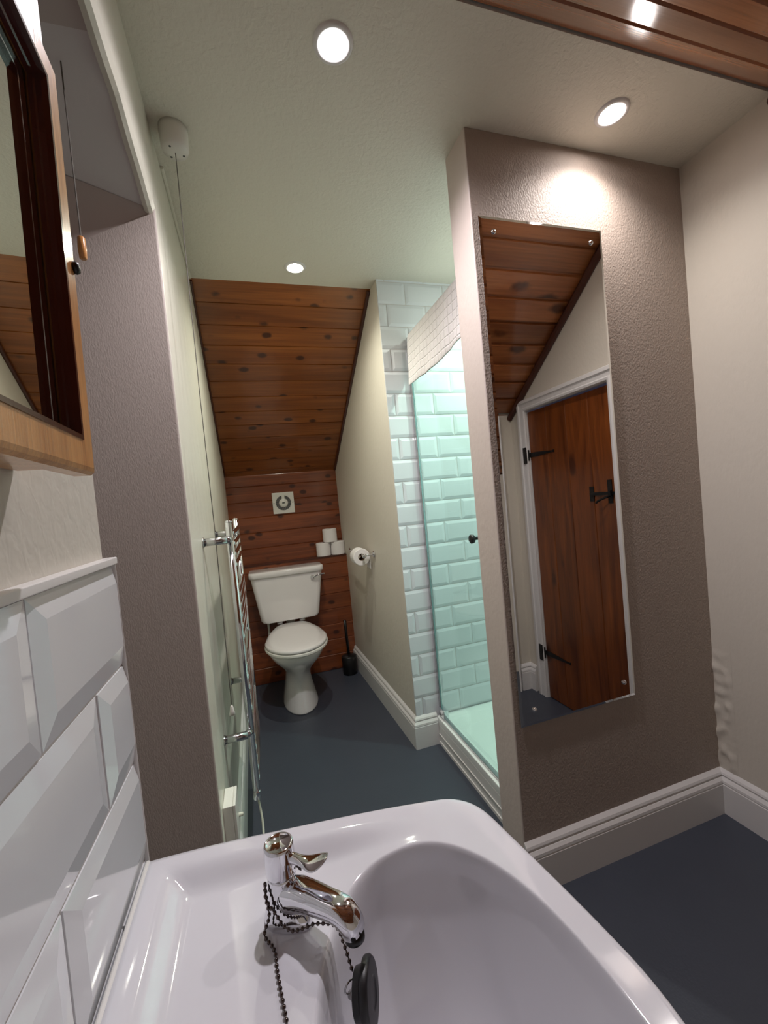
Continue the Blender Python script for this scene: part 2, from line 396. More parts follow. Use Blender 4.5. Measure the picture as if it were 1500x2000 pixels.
# hallway beyond the door
bm = BM(); box(bm, 2.2, 2.24, -.6, 1.4, 0, 2.3); struct('wall_hallway', bm, 'hall')
bm = BM(); box(bm, 1.62, 2.3, -.6, 1.4, -.06, 0); struct('floor_hallway', bm, 'floor')
hl = bpy.data.lights.new('hallway_light', 'POINT'); hl.energy = 9; hl.color = (.55, .65, 1); hl.shadow_soft_size = .05
ho = bpy.data.objects.new('hallway_light', hl); ho.location = (1.9, 1.0, 2.0); COL.objects.link(ho)

# skirting boards
SK = [(0, 0), (.020, 0), (.020, .104), (.0175, .107), (.0195, .110), (.0185, .118), (.0125, .127), (.009, .128), (.009, .132), (.012, .135), (.0095, .142), (0, .153)]
def skirting(name, path, side=1):
    bm = BM(); sweep(bm, SK, path, side=side); return struct(name, bm, 'white_gloss')
skirting('baseboard_mirror_wall', [(.664, YM, 0), (XR, YM, 0), (XR, D1+.075, 0)], side=1)
skirting('baseboard_right_wall', [(XR, D0-.075, 0), (XR, -.03, 0)], side=1)
skirting('baseboard_alcove', [(rx(3.01), 3.01, 0), (rx(1.868), 1.868, 0), (.742, 1.868, 0)], side=1)
skirting('baseboard_left', [(wx(1.25), 1.25, 0), (wx(3.01), 3.01, 0)], side=1)
skirting('baseboard_nib', [(XR, -.03, 0), (1.41, -.03, 0)], side=1)
# dark trims down the slope edges
def slope_trim(name, pts, x, dx):
    bm = BM(); tube(bm, [(x, y, z) for y, z in pts], .011, 8); return struct(name, bm, 'trimwood')
bm = BM(); tube(bm, [(rx(1.955)-.007, 1.965, CEIL-.008), (rx(3.09)-.007, 3.10, 1.475)], .010, 8); struct('trim_slope_right', bm, 'trimwood')
bm = BM(); tube(bm, [(wx(1.955)+.003, 1.965, CEIL-.008), (wx(3.09)+.003, 3.10, 1.475)], .007, 8); struct('trim_slope_left', bm, 'trimwood')
bm = BM(); tube(bm, [(XR-.008, .785, CEIL-.018), (XR-.008, -.03, CEIL-.018-.75*.815)], .018, 8); struct('trim_slope_near', bm, 'trimwood')
bm = BM(); box(bm, -.21, .60, YT-.006, YU, .832, .839); struct('trim_ledge', bm, 'trimwood')
# caulk and pipe bead along left wall and ceiling
bm = BM(); tube(bm, [(wx(1.3)+.003, 1.35, CEIL-.004), (wx(1.95)+.003, 1.95, CEIL-.004)], .006, 8); struct('trim_ceiling_left', bm, 'cream_soft')

# ------------------------------------------------------------------ tiles
def tile_field(o, u, v, nrm, U0, U1, V0, V1, tw, th, uoff, voff, gap=.003, t0=.004, t1=.0095, bev=.017, stagger=True, gl=.0028):
    """bevelled brick tiles on a rectangle; o origin, u and v unit axes"""
    bm = BM(); o = Vector(o); u = Vector(u); v = Vector(v); nrm = Vector(nrm)
    P = lambda a, b, h: o+u*a+v*b+nrm*h
    r0 = math.floor((V0-voff)/th); r1 = math.ceil((V1-voff)/th)
    for r in range(r0, r1):
        off = uoff+(tw/2 if (stagger and r % 2) else 0)
        k0 = math.floor((U0-off)/tw); k1 = math.ceil((U1-off)/tw)
        for k in range(k0, k1):
            a0, a1 = off+k*tw+gap/2, off+(k+1)*tw-gap/2; b0, b1 = voff+r*th+gap/2, voff+(r+1)*th-gap/2
            A0, A1, B0, B1 = max(a0, U0), min(a1, U1), max(b0, V0), min(b1, V1)
            if A1-A0 < .006 or B1-B0 < .006: continue
            def hgt(a, b):
                d = min(a-a0, a1-a, b-b0, b1-b); return t0+(t1-t0)*max(0, min(1, d/bev))
            ua = sorted(set([A0, A1]+[x for x in (a0+bev, a1-bev) if A0 < x < A1])); va = sorted(set([B0, B1]+[x for x in (b0+bev, b1-bev) if B0 < x < B1]))
            tilt = (random.uniform(-.0006, .0006), random.uniform(-.0004, .0004))
            G = [[bm.verts.new(P(a, b, hgt(a, b)+tilt[0]*(a-a0)/tw+tilt[1]*(b-b0)/th)) for b in va] for a in ua]
            for i in range(len(ua)-1):
                for j in range(len(va)-1):
                    q = [G[i][j], G[i+1][j], G[i+1][j+1], G[i][j+1]]
                    # split corner quads along the mitre
                    ci = (i == 0 and ua[0] == a0) - (i == len(ua)-2 and ua[-1] == a1); cj = (j == 0 and va[0] == b0) - (j == len(va)-2 and va[-1] == b1)
                    if ci and cj:
                        if ci*cj > 0: bm.faces.new((q[0], q[1], q[2])); bm.faces.new((q[0], q[2], q[3]))
                        else: bm.faces.new((q[0], q[1], q[3])); bm.faces.new((q[1], q[2], q[3]))
                    else: bm.faces.new(q)
            # skirts
            for i in range(len(ua)-1):
                for j, b in ((0, B0), (len(va)-1, B1)):
                    bm.faces.new((G[i][j], G[i+1][j], bm.verts.new(P(ua[i+1], b, 0)), bm.verts.new(P(ua[i], b, 0))))
            for j in range(len(va)-1):
                for i, a in ((0, A0), (len(ua)-1, A1)):
                    bm.faces.new((G[i][j], G[i][j+1], bm.verts.new(P(a, va[j+1], 0)), bm.verts.new(P(a, va[j], 0))))
    gq = [bm.verts.new(P(a, b, gl)) for a, b in ((U0, V0), (U1, V0), (U1, V1), (U0, V1))]
    bm.faces.new(gq).material_index = 1
    return bm
# splashback: u = y, v = z
bm = tile_field((XP, 0, 0), (0, 1, 0), (0, 0, 1), (1, 0, 0), -.55, YE, .30, 1.176, .20, .1105, .040, 1.176-.1105*8, t0=.0068, t1=.0100, bev=.019, gl=.0056)
struct('wall_tiles_basin', bm, ['tile', 'grout'], parent=None)
bm = BM(); box(bm, XP, XP+.0125, -.55, YE+.001, 1.176, 1.184); box(bm, XP, XP+.0105, YE-.001, YE+.0015, .3, 1.178)
struct('trim_tile_edge', bm, 'white_gloss', bevel=.002)
YS = 1.868
bm = tile_field((0, YS+.006, 0), (1, 0, 0), (0, 0, 1), (0, -1, 0), rx(YS)+.001, 1.50, .12, CEIL, .20, .1055, .077, .131, t1=.0075, bev=.014, gap=.0035)
struct('wall_tiles_shower_back', bm, ['tile', 'grout'])
bm = tile_field((1.50, 0, 0), (0, 1, 0), (0, 0, 1), (-1, 0, 0), 1.178, YS, .12, CEIL, .20, .1055, .06, .131, t1=.0075, bev=.014, gap=.0035)
struct('wall_tiles_shower_side', bm, ['tile', 'grout'])
bm = tile_field((0, 1.178, 0), (1, 0, 0), (0, 0, 1), (0, 1, 0), .70, 1.50, .12, CEIL, .20, .1055, .077, .131, t1=.0075, bev=.014, gap=.0035)
struct('wall_tiles_shower_near', bm, ['tile', 'grout'])

# ------------------------------------------------------------------ wash basin
def basin():
    t = thing('wash_basin', 'white ceramic wash basin with sunken bowl fixed to the tiled wall', 'wash basin', (0, 0, 0))
    X0 = -.153; CY = .235
    # outline through measured rim points, mirrored about CY
    half = [(-.1525, .510), (-.07, .503), (.08, .482), (.165, .466)]
    corner = [(.190, .459), (.208, .445), (.219, .424)]
    front = [(.226, .385), (.236, .320), (.243, .265), (.245, CY)]
    H = half+corner+front
    pts = [Vector((x, y, 0)) for x, y in H]; pts += [Vector((x, 2*CY-y, 0)) for x, y in H[:-1][::-1]]
    cen = Vector((.075, CY, 0))
    dense = []
    cl = catmull(pts, 12)
    back = [Vector((X0+.0005, y, 0)) for y in [2*CY-.510+(.51-(2*CY-.51))*i/24 for i in range(1, 24)]]
    dense = cl+back
    # resample by arclength
    def resample(P, n):
        Ls = [0]
        for i in range(len(P)): Ls.append(Ls[-1]+(P[(i+1) % len(P)]-P[i]).length)
        out = []; j = 0
        for k in range(n):
            s = Ls[-1]*k/n
            while Ls[j+1] < s: j += 1
            f = (s-Ls[j])/max(1e-9, Ls[j+1]-Ls[j]); out.append(P[j].lerp(P[(j+1) % len(P)], f))
        return out
    O = resample(dense, 220)
    ZR = .849
    def dedge(p):   # distance to outline (approx)
        best = 9
        for i in range(0, 220, 1):
            a = O[i]; b = O[(i+1) % 220]; ab = b-a; tt = max(0, min(1, (p-a).dot(ab)/ab.length_squared)); best = min(best, (p-a-ab*tt).length)
        return best
    bx, by, ax, ay = .098, .215, .121, .205
    def Hh(p, d):
        x, y = p.x, p.y
        z = ZR
        # rolled outer edge
        if d < .006: z -= .006*(1-math.sqrt(max(0, 1-(1-d/.006)**2)))
        # raised rim falling to a dished tap ledge
        dl = d+.0*(x)
        front = sm(.02, .16, x)
        z -= .014*sm(.020, .050, d)*(1-.95*front)
        u = (x-bx)/(ax if x > bx else ax*(.87+.22*sm(.30, .12, y))); v = (y-by)/ay
        r = (abs(u)**2.3+abs(v)**2.3)**(1/2.3)
        if r < 1:
            k = 1-r
            ke = .05+.17*sm(-.05, -.75, u) if u < -.05 else .05
            z -= .122*(1-(1-min(1, k/.52))**2.3)*sm(0, ke, k)+.012*k
        return z
    bm = BM(); NR = 84; rings = []
    sv = [0, .003, .007, .012, .018, .025]+[.025+(.975)*(i/(NR-6))**1.05 for i in range(1, NR-5)]
    bowl_c = Vector((bx, by, 0))
    def redge(p):   # where the line from a rim point to the bowl centre meets the bowl edge
        lo, hi = 0, 1
        for _ in range(22):
            s = (lo+hi)/2; q = p.lerp(bowl_c, s); u = (q.x-bx)/(ax if q.x > bx else ax*(.87+.22*sm(.30, .12, q.y))); v = (q.y-by)/ay
            if (abs(u)**2.3+abs(v)**2.3) > 1: lo = s
            else: hi = s
        return lo
    SE = [redge(p) for p in O]
    f1 = [0, .02, .05, .09, .14]+[.14+.86*i/26 for i in range(1, 27)]
    f2 = [i/60*.25 for i in range(1, 31)]+[.125+.875*i/36 for i in range(1, 36)]
    plan = [(0, f) for f in f1]+[(1, f) for f in f2]
    for (part, f) in plan:
        ring = []
        for p, se in zip(O, SE):
            q = p.lerp(bowl_c, se*f if part == 0 else se+(1-se)*f); ring.append(bm.verts.new((q.x, q.y, Hh(q, dedge(q)))))
        rings.append(ring)
    for A, B in zip(rings, rings[1:]):
        for i in range(220): bm.faces.new((A[i], A[(i+1) % 220], B[(i+1) % 220], B[i]))
    bm.faces.new(rings[-1])
    # outer apron
    prev = rings[0]
    for s, z in ((0.0, .815), (.015, .80), (.10, .76), (.25, .71), (.45, .66), (.62, .645)):
        ring = [bm.verts.new(((p.lerp(Vector((-.03, CY, 0)), s)).x, (p.lerp(Vector((-.03, CY, 0)), s)).y, z)) for p in O]
        for i in range(220): bm.faces.new((ring[i], ring[(i+1) % 220], prev[(i+1) % 220], prev[i]))
        prev = ring
    bm.faces.new(prev[::-1])
    obj('bowl', bm, 'basin', t, smooth=True)
    # silicone bead at the tiles
    bm = BM(); tube(bm, [(X0+.001, -.03, ZR-.003), (X0+.001, .508, ZR-.003)], .0028, 8); obj('sealant_bead', bm, 'white_gloss', t, smooth=True)
    # waste
    bm = BM(); lathe(bm, [(.012, -.004), (.012, .0), (.019, .002), (.023, .001), (.024, -.003)], 32, Matrix.Translation((bx, by, Hh(bowl_c, .2)+.002))); obj('waste_outlet', bm, 'chrome', t, smooth=True)
    # pedestal
    bm = BM(); rr = []
    for z, a, b, cx in ((0, .085, .10, -.03), (.04, .08, .095, -.03), (.3, .06, .075, -.035), (.55, .065, .08, -.035), (.66, .08, .10, -.03)):
        rr.append([Vector((cx+a*math.cos(2*PI*k/40)*(1 if math.cos(2*PI*k/40) > 0 else 1), CY+b*math.sin(2*PI*k/40), z)) for k in range(40)])
    loft(bm, rr); obj('pedestal', bm, 'basin', t, smooth=True)
    return Hh, dedge
HB, DE = basin()
def ledge(x, y): p = Vector((x, y, 0)); return HB(p, DE(p))

# ------------------------------------------------------------------ basin tap
def tap():
    tx, ty = -.012, .403; tz = ledge(tx, ty)-.001
    t = thing('basin_tap', 'chrome pillar tap with lever head on the far corner of the basin', 'tap', (tx, ty, tz)); t.scale = (.9, .9, .86)
    az = math.radians(-47); D = Vector((math.cos(az), math.sin(az), 0)); S = Vector((-D.y, D.x, 0)); U = Vector((0, 0, 1))
    # body with skirt drawn out to the spout
    bm = BM(); rr = []
    n = 48
    for z, r, ext in ((0, .0205, .014), (.003, .0215, .014), (.010, .020, .012), (.020, .0175, .008), (.032, .0155, .003), (.045, .0145, 0), (.050, .0145, 0)):
        ring = []
        for k in range(n):
            a = 2*PI*k/n; c, s = math.cos(a), math.sin(a)
            e = ext*max(0, c)**3
            ring.append(D*(r*c+e)+S*(r*s*(1-.0*c))+U*z)
        rr.append(ring)
    loft(bm, rr); obj('body', bm, 'chrome', t, smooth=True)
    # spout
    bm = BM(); rr = []
    path = [(.000, .024, .015, .013), (.013, .029, .0150, .0150), (.026, .034, .0145, .0140), (.042, .0372, .0138, .0118), (.058, .0388, .0132, .0104), (.070, .0400, .0130, .0100), (.079, .0390, .0130, .0104), (.085, .0355, .0128, .0104), (.089, .030, .0120, .0096), (.0905, .024, .0112, .0090)]
    for i, (l, z, wd, hh) in enumerate(path):
        a = path[max(i-1, 0)]; b = path[min(i+1, len(path)-1)]; d = (D*(b[0]-a[0])+U*(b[1]-a[1])).normalized(); up = S.cross(d)*-1
        up = d.cross(S) if d.cross(S).z > 0 or True else up
        ring = []
        for k in range(32):
            an = 2*PI*k/32; c, s = math.cos(an), math.sin(an)
            e = 2.6; cc = math.copysign(abs(c)**(2/e), c); ss = math.copysign(abs(s)**(2/e), s)
            ring.append(D*l+U*z+S*(wd*cc)+up*(hh*ss))
        rr.append(ring)
    loft(bm, rr); obj('spout', bm, 'chrome', t, smooth=True)
    bm = BM(); lathe(bm, [(.0095, 0), (.0098, -.006), (.008, -.0075), (.007, -.003)], 24, Matrix.Translation(D*.0905+U*.0235)); obj('nozzle', bm, 'black_plastic', t, smooth=True)
    # head
    bm = BM(); lathe(bm, [(.0150, .049), (.0155, .051), (.0158, .066), (.0155, .078), (.0148, .0815), (.0135, .0825), (.0128, .0815)], 40); hd = obj('head', bm, 'chrome', t, smooth=True)
    bm = BM(); lathe(bm, [(.0129, .0812), (.0125, .0805), (.009, .0785), (.004, .0775), (.0005, .0773)], 40); obj('indicator_cap', bm, 'chrome_soft', hd, smooth=True)
    # lever paddle
    az2 = math.radians(-38); D2 = Vector((math.cos(az2), math.sin(az2), 0)); S2 = Vector((-D2.y, D2.x, 0))
    bm = BM(); rr = []
    for l, z, wd, hh in ((.010, .068, .006, .0065), (.018, .0685, .0052, .005), (.027, .068, .0055, .0035), (.035, .068, .009, .0026), (.043, .0695, .0125, .0022), (.050, .072, .0125, .0022), (.055, .0755, .0085, .002), (.0575, .0775, .003, .0014)):
        rr.append([D2*l+U*(z+hh*math.sin(2*PI*k/28))+S2*(wd*math.cos(2*PI*k/28)) for k in range(28)])
    loft(bm, rr); obj('lever', bm, 'chrome', t, smooth=True, sub=1)
    # back nut / base gasket
    return Vector((tx, ty, tz))
TB = tap()
# second tap at the near end (outside the frame, mirrored)

def chain_mesh(bm, pts, r=.0017, step=.0046):
    P = catmull(pts, 16); acc = 0; last = P[0]; beads = [P[0]]
    for p in P[1:]:
        seg = (p-last).length
        while acc+seg >= step:
            f = (step-acc)/seg; last = last.lerp(p, f); beads.append(last.copy()); seg = (p-last).length; acc = 0
        acc += seg; last = p
    for b in beads: bmesh.ops.create_uvsphere(bm, u_segments=10, v_segments=8, radius=r, matrix=Matrix.Translation(b))
    tube(bm, P, r*.35, 6)
def plug():
    t = thing('basin_plug', 'black rubber plug hanging on a ball chain looped round the tap', 'plug', (.05, .33, .84))
    t.location = (0, 0, 0)
    T = TB; D = Vector((math.cos(math.radians(-47)), math.sin(math.radians(-47)), 0)); S = Vector((-D.y, D.x, 0))
    def q(d, s, z): return T+(D*d+S*s)*.92+Vector((0, 0, z*.88))
    # strand one : from rear of tap down onto ledge then into the bowl towards the camera
    def on(x, y, e=.003): return Vector((x, y, ledge(x, y)+e))
    bm = BM()
    chain_mesh(bm, [q(-.012, -.012, .040), q(-.006, -.018, .034), q(0.001, -.0215, .020), q(.000, -.0285, .006), on(-.0235, .370), on(-.0215, .350), on(-.0185, .328), on(-.016, .310), on(-.014, .29), on(-.012, .26), on(-.010, .22)])
    obj('chain', bm, 'balls', t, smooth=True)
    bm = BM()
    chain_mesh(bm, [q(-.012, -.012, .038), q(-.003, -.0185, .030), q(.008, -.019, .022), q(.018, -.020, .016), q(.030, -.019, .015), q(.042, -.012, .018), q(.048, -.006, .018), Vector((.030, .362, .846)), Vector((.035, .352, .836)), Vector((.0385, .3405, .824))])
    obj('chain', bm, 'balls', t, smooth=True)
    bm = BM()
    chain_mesh(bm, [q(-.016, .004, .040), q(-.004, .017, .042), q(.008, .016, .043), q(.016, .012, .045)])
    obj('chain', bm, 'balls', t, smooth=True)
    c = Vector((.0475, .331, .812)); nrm = Vector((.93, -.38, .12)).normalized()
    R = nrm.to_track_quat('Z', 'Y').to_matrix().to_4x4(); R.translation = c
    bm = BM(); lathe(bm, [(.0165, -.009), (.0175, -.003), (.0225, -.001), (.0228, .003), (.021, .0055), (.010, .006), (.009, .005)], 40, R); pl = obj('plug_disc', bm, 'rubber', t, smooth=False, bevel=.0008)
    bm = BM(); base = c-nrm*.009
    lathe(bm, [(.0022, -.016), (.004, -.013), (.004, -.009)], 16, R)
    tube(bm, [base+Vector((-.004, .004, .004))+Vector((.005*math.cos(a), 0.002*math.cos(a), .005*math.sin(a))) for a in [2*PI*i/16 for i in range(17)]], .0008, 6)
    obj('split_ring', bm, 'chrome_soft', t, smooth=True)
plug()

# ------------------------------------------------------------------ mirror cabinet on the basin wall
def cabinet():
    C = Vector((-.115, .370, 1.22+.0385))          # lower far corner of the door's front face
    t = thing('mirror_cabinet', 'wooden wall cabinet with an open mirrored door above the tiles', 'cabinet', C)
    # carcass flush to wall
    bm = BM(); W_, Hc = .40, .302
    box(bm, XP-C.x+.0005, -.024, -W_-.01, -.006, .006, Hc-.006); obj('carcass', bm, 'cabwood', t, bevel=.002)
    # door, local y along, hinge at far end
    dr = bpy.data.objects.new('door', None); COL.objects.link(dr); dr.parent = t; dr.rotation_euler = (0, math.radians(.8), math.radians(2.4))
    d = .0105; sw = .0275; bh = .0205
    def rect(bm, prof, y0, y1, z0, z1):
        """mitred frame, prof (inset, x)"""
        rings = [[bm.verts.new((x, a, b)) for a, b in ((y0+i, z0+i), (y1-i, z0+i), (y1-i, z1-i), (y0+i, z1-i))] for i, x in prof]
        k = len(prof)
        for j in range(k):
            A, B = rings[j], rings[(j+1) % k]
            for i in range(4): bm.faces.new((A[i], A[(i+1) % 4], B[(i+1) % 4], B[i]))
    bm = BM(); rect(bm, [(0, -d-.004), (.0, -.004), (.002, -.001), (.005, 0), (sw-.003, 0), (sw-.001, -.001), (sw, -.004), (sw, -d-.004)], -W_, 0, 0, Hc)
    fr = obj('frame', bm, 'cabwood', dr)
    bm = BM(); rect(bm, [(sw-.004, -.004), (sw-.004, .0008), (sw-.001, .0008), (sw+.0004, -.0025), (sw+.0012, -.0058), (sw+.0022, -.0068), (sw+.0030, -d+.001), (sw-.0005, -d+.001)], -W_, 0, 0, Hc)
    md = obj('inner_moulding', bm, 'mahogany', dr); md['label'] = 'dark red inner moulding'
    bm = BM(); box(bm, -d-.004, -d, -W_+sw-.001, -sw+.001, sw-.001, Hc-sw+.001); obj('mirror_glass', bm, 'mirror', dr)
    bm = BM(); lathe(bm, [(.0042, 0), (.0046, .0015), (.0035, .0035), (.0012, .004)], 20, Matrix.Translation((0, -.006, .155)) @ Matrix.Rotation(PI/2, 4, 'Y')); k = obj('knob', bm, 'black', dr, smooth=True)
    return t
cabinet()

def downlight(x, y, e, col, cone, blend, label):
    t = thing('downlight', label, 'ceiling light', (x, y, CEIL))
    bm = BM(); lathe(bm, [(.0265, .004), (.028, .001), (.031, -.002), (.034, -.005), (.040, -.006), (.044, -.004), (.046, .0005)], 40, cap=False); bz = obj('bezel', bm, 'white_gloss', t, smooth=True)
    bm = BM(); lathe(bm, [(.027, -.0005), (.018, -.0025), (.001, -.0032)], 32); obj('lamp', bm, emis('lamp_glow', (col[0], col[1], col[2]), 45), t, smooth=True)
    spot('downlight_beam', x, y, CEIL-.012, e, col, cone, blend)
labs = ['round ceiling downlight over the basin, nearest the top of the photo', 'round ceiling downlight in front of the tall wall mirror', 'round ceiling downlight in front of the toilet alcove slope', 'round ceiling downlight inside the tiled shower']
for (x, y, e, c, cn, bl), lb in zip(LAMPS, labs): downlight(x, y, e, c, cn, bl, lb)

# ------------------------------------------------------------------ pull switch over the rail
def pull_switch():
    x, y = -.113, 1.217
    t = thing('pull_cord_switch', 'round white ceiling pull switch with a long cord ending beside the towel rail', 'light switch', (x, y, CEIL))
    bm = BM(); lathe(bm, [(.036, 0), (.036, -.014), (.034, -.052), (.031, -.060), (.010, -.063)], 36); h = obj('housing', bm, 'white_plastic', t, smooth=True, angle=30)
    bm = BM()
    bm.free()
    for a in (.4, 2.2, 4.2):
        bm = BM(); lathe(bm, [(.003, -.0630), (.003, -.055)], 10, Matrix.Translation((.021*math.cos(a), .021*math.sin(a), .001))); obj('screw_hole', bm, 'dark_grille', h)
    bm = BM(); tube(bm, [(0, 0, -.060), (-.004, .002, -.7), (-.003, .004, -1.1), (-.008, .004, -1.56)], .0012, 6); obj('cord', bm, 'cord', t)
    bm = BM(); lathe(bm, [(.002, .012), (.004, .008), (.006, -.004), (.0085, -.014), (.003, -.016)], 20, Matrix.Translation((-.008, .004, -1.575))); obj('cord_pull', bm, 'white_plastic', t, smooth=True)
pull_switch()
def recess_cord():
    t = thing('light_pull', 'dark pull cord with wooden toggle hanging in the recess beside the cabinet', 'light pull', (-.252, .868, 2.035))
    bm = BM(); tube(bm, [(0, 0, .02), (0, 0, -.30)], .0012, 6); obj('cord', bm, 'cord', t)
    bm = BM(); lathe(bm, [(.0045, 0), (.006, -.002), (.0068, -.02), (.006, -.038), (.004, -.040)], 20, Matrix.Translation((0, 0, -.298))); obj('toggle', bm, 'cabwood', t, smooth=True)
recess_cord()

# ------------------------------------------------------------------ towel rail
def towel_rail():
    x = -.092; y0, y1 = 1.425, 1.885; z0, z1 = .30, 1.19
    t = thing('towel_rail', 'chrome ladder towel rail mounted on the cream left wall', 'towel rail', (x, y0, z0))
    for y in (0, y1-y0):
        bm = BM(); tube(bm, [(0, y, 0), (0, y, z1-z0)], .0115, 20); obj('post', bm, 'chrome', t, smooth=True)
        bm = BM(); lathe(bm, [(.0115, 0), (.011, .004), (.006, .007)], 20, Matrix.Translation((0, y, z1-z0))); obj('end_cap', bm, 'chrome', t, smooth=True)
    zs = [.03, .065, .10, .135, .17, .27, .305, .34, .375, .41, .51, .545, .58, .615, .65, .75, .785, .82, .855]
    for z in zs:
        bm = BM(); w = y1-y0
        tube(bm, [(.004+.003*math.sin(PI*k/10), w*k/10, z) for k in range(11)], .0085, 12); obj('rung', bm, 'chrome', t, smooth=True)
    for y, z in ((-.02, .835), (w+.0, .835), (-.02, .20), (w, .20)):
        wl = wx(y0+y)-x
        bm = BM(); tube(bm, [(wl, y, z), (-.008, y, z)], .0125, 16); tube(bm, [(wl, y, z), (wl+.004, y, z)], .016, 16); tube(bm, [(-.012, y, z), (0, y+(.018 if y < 0 else 0), z)], .012, 16); obj('wall_bracket', bm, 'chrome_soft', t, smooth=True)
    bm = BM(); lathe(bm, [(.013, -.026), (.0125, -.004), (.0118, 0)], 20); obj('heater_cap', bm, 'chrome', t, smooth=True)
    bm = BM(); tube(bm, catmull([(0, 0, -.02), (.004, 0, -.05), (.010, -.03, -.10), (.006, -.09, -.15), (-.012, -.14, -.19), (-.035, -.16, -.17), (-.05, -.15, -.12)], 8), .0035, 10); obj('flex', bm, 'cable', t, smooth=True)
towel_rail()
def spur():
    t = thing('fused_spur_box', 'white electrical spur box low on the left wall below the towel rail', 'electrical box', (wx(1.24)+.0, 1.24, .35))
    bm = BM(); box(bm, .0005, .026, -.043, .043, -.043, .073); obj('back_box', bm, 'white_plastic', t, bevel=.002)
    bm = BM(); box(bm, .026, .034, -.043, .043, -.043, .073); obj('face_plate', bm, 'white_plastic', t, bevel=.002)
    bm = BM(); lathe(bm, [(.006, 0), (.005, .008), (.004, .012)], 12, Matrix.Translation((.034, .02, 0)) @ Matrix.Rotation(PI/2, 4, 'Y')); obj('flex_outlet', bm, 'cable', t)
spur()

# ------------------------------------------------------------------ toilet
def egg(cx, yb, yf, hw, n=48, fr=.48, taper=.75):
    """closed outline: back edge at yb, front at yf (smaller y); widest towards the middle, D-shaped"""
    out = []
    cy = yb-(yb-yf)*fr
    for k in range(n):
        a = 2*PI*k/n; c, s = math.cos(a), math.sin(a)
        if s < 0: y = cy+(cy-yf)*s; x = hw*c
        else:
            ee = 4.0; y = cy+(yb-cy)*math.copysign(abs(s)**(2/ee), s); x = hw*math.copysign(abs(c)**(2/ee), c)*(1-(1-taper)*sm(0, 1, (y-cy)/(yb-cy)))
        out.append((cx+x, y))
    return out
def toilet():
    cx = .148
    t = thing('toilet', 'white ceramic toilet with closed lid in the wood lined alcove', 'toilet', (cx, 2.85, 0))
    def P(o): return [(x-cx, y-2.85) for x, y in o]
    # pan
    bm = BM(); rr = []
    for z, hw, yf, yb, tp in ((0, .107, 2.45, 2.86, .95), (.001, .108, 2.449, 2.86, .95), (.014, .107, 2.452, 2.86, .95), (.06, .095, 2.475, 2.86, .95), (.13, .080, 2.505, 2.86, .95), (.19, .076, 2.505, 2.87, .95), (.235, .092, 2.47, 2.88, .9), (.275, .122, 2.42, 2.90, .8), (.31, .150, 2.365, 2.92, .7), (.345, .170, 2.325, 2.94, .62), (.375, .178, 2.305, 2.95, .6), (.393, .178, 2.303, 2.95, .6), (.398, .173, 2.308, 2.945, .6)):
        rr.append([Vector((x, y, z)) for x, y in P(egg(cx, yb, yf, hw, taper=tp))])
    loft(bm, rr); obj('pan', bm, 'ceramic', t, smooth=True, sub=1)
    bm = BM(); rr = []
    for z, g in ((.398, .004), (.400, 0), (.412, 0), (.415, .003)):
        rr.append([Vector((x, y, z)) for x, y in P(egg(cx, 2.89-g, 2.286+g, .186-g, fr=.6, taper=.68))])
    loft(bm, rr); obj('seat', bm, 'white_plastic', t, smooth=False, bevel=.002)
    bm = BM(); loft(bm, [[Vector((x, y, z)) for x, y in P(egg(cx, 2.885, 2.298, .176, fr=.6, taper=.68))] for z in (.414, .419)]); g = obj('seat_gap_shade', bm, 'seatgap', t)  # dark slab painting the shade line in the gap under the lid
    bm = BM(); rr = []
    for z, g in ((.418, .004), (.420, 0), (.430, 0), (.436, .005), (.440, .016), (.4425, .05), (.4435, .10)):
        rr.append([Vector((x, y, z)) for x, y in P(egg(cx, 2.89-g*.7, 2.290+g, .183-g, fr=.6, taper=.68))])
    loft(bm, rr); obj('lid', bm, 'ceramic', t, smooth=True)
    for s in (-1, 1):
        bm = BM(); tube(bm, [(s*.075-.018, .030, .446), (s*.075+.018, .030, .446)], .010, 16); obj('hinge', bm, 'chrome', t, smooth=True)
    # cistern
    def rrect(hw, y0, y1, z, r=.03, bow=.012, n=8):
        pts = []
        cs = [(hw-r, y0+r, -PI/2), (hw-r, y1-r, 0), (-hw+r, y1-r, PI/2), (-hw+r, y0+r, PI)]
        for (a, b, s) in cs:
            for k in range(n+1):
                an = s+PI/2*k/n; pts.append(Vector((a+r*math.cos(an), b+r*math.sin(an), z)))
        # bowed front
        for p in pts:
            if p.y < (y0+y1)/2: p.y -= bow*(1-(p.x/hw)**2)
        return pts
    yf = 2.825-2.85; yb = YT-2.85-.001
    bm = BM(); rr = [rrect(.150, yf+.045, yb, .462), rrect(.182, yf+.022, yb, .464), rrect(.194, yf+.016, yb, .482), rrect(.205, yf+.010, yb, .56), rrect(.236, yf, yb, .775)]
    # front subdivided edges give the bow
    loft(bm, rr); obj('cistern', bm, 'ceramic', t, smooth=False, bevel=.004)
    bm = BM(); rr = [rrect(.240, yf-.008, yb, .772, .035), rrect(.246, yf-.014, yb, .776, .035), rrect(.246, yf-.014, yb, .804, .035), rrect(.243, yf-.010, yb, .810, .035), rrect(.236, yf-.002, yb-.006, .812, .03), rrect(.15, yf+.06, yb-.05, .8125, .02)]
    loft(bm, rr); obj('cistern_lid', bm, 'ceramic', t, smooth=True)
    bm = BM(); y = yf-.012
    lathe(bm, [(.013, 0), (.013, .008), (.009, .016)], 20, Matrix.Translation((.165, y+.008, .738)) @ Matrix.Rotation(PI/2, 4, 'X'))
    tube(bm, catmull([(.165, y-.008, .738), (.185, y-.012, .745), (.215, y-.012, .752), (.245, y-.012, .752)], 4), .0055, 10); obj('flush_lever', bm, 'chrome', t, smooth=True)
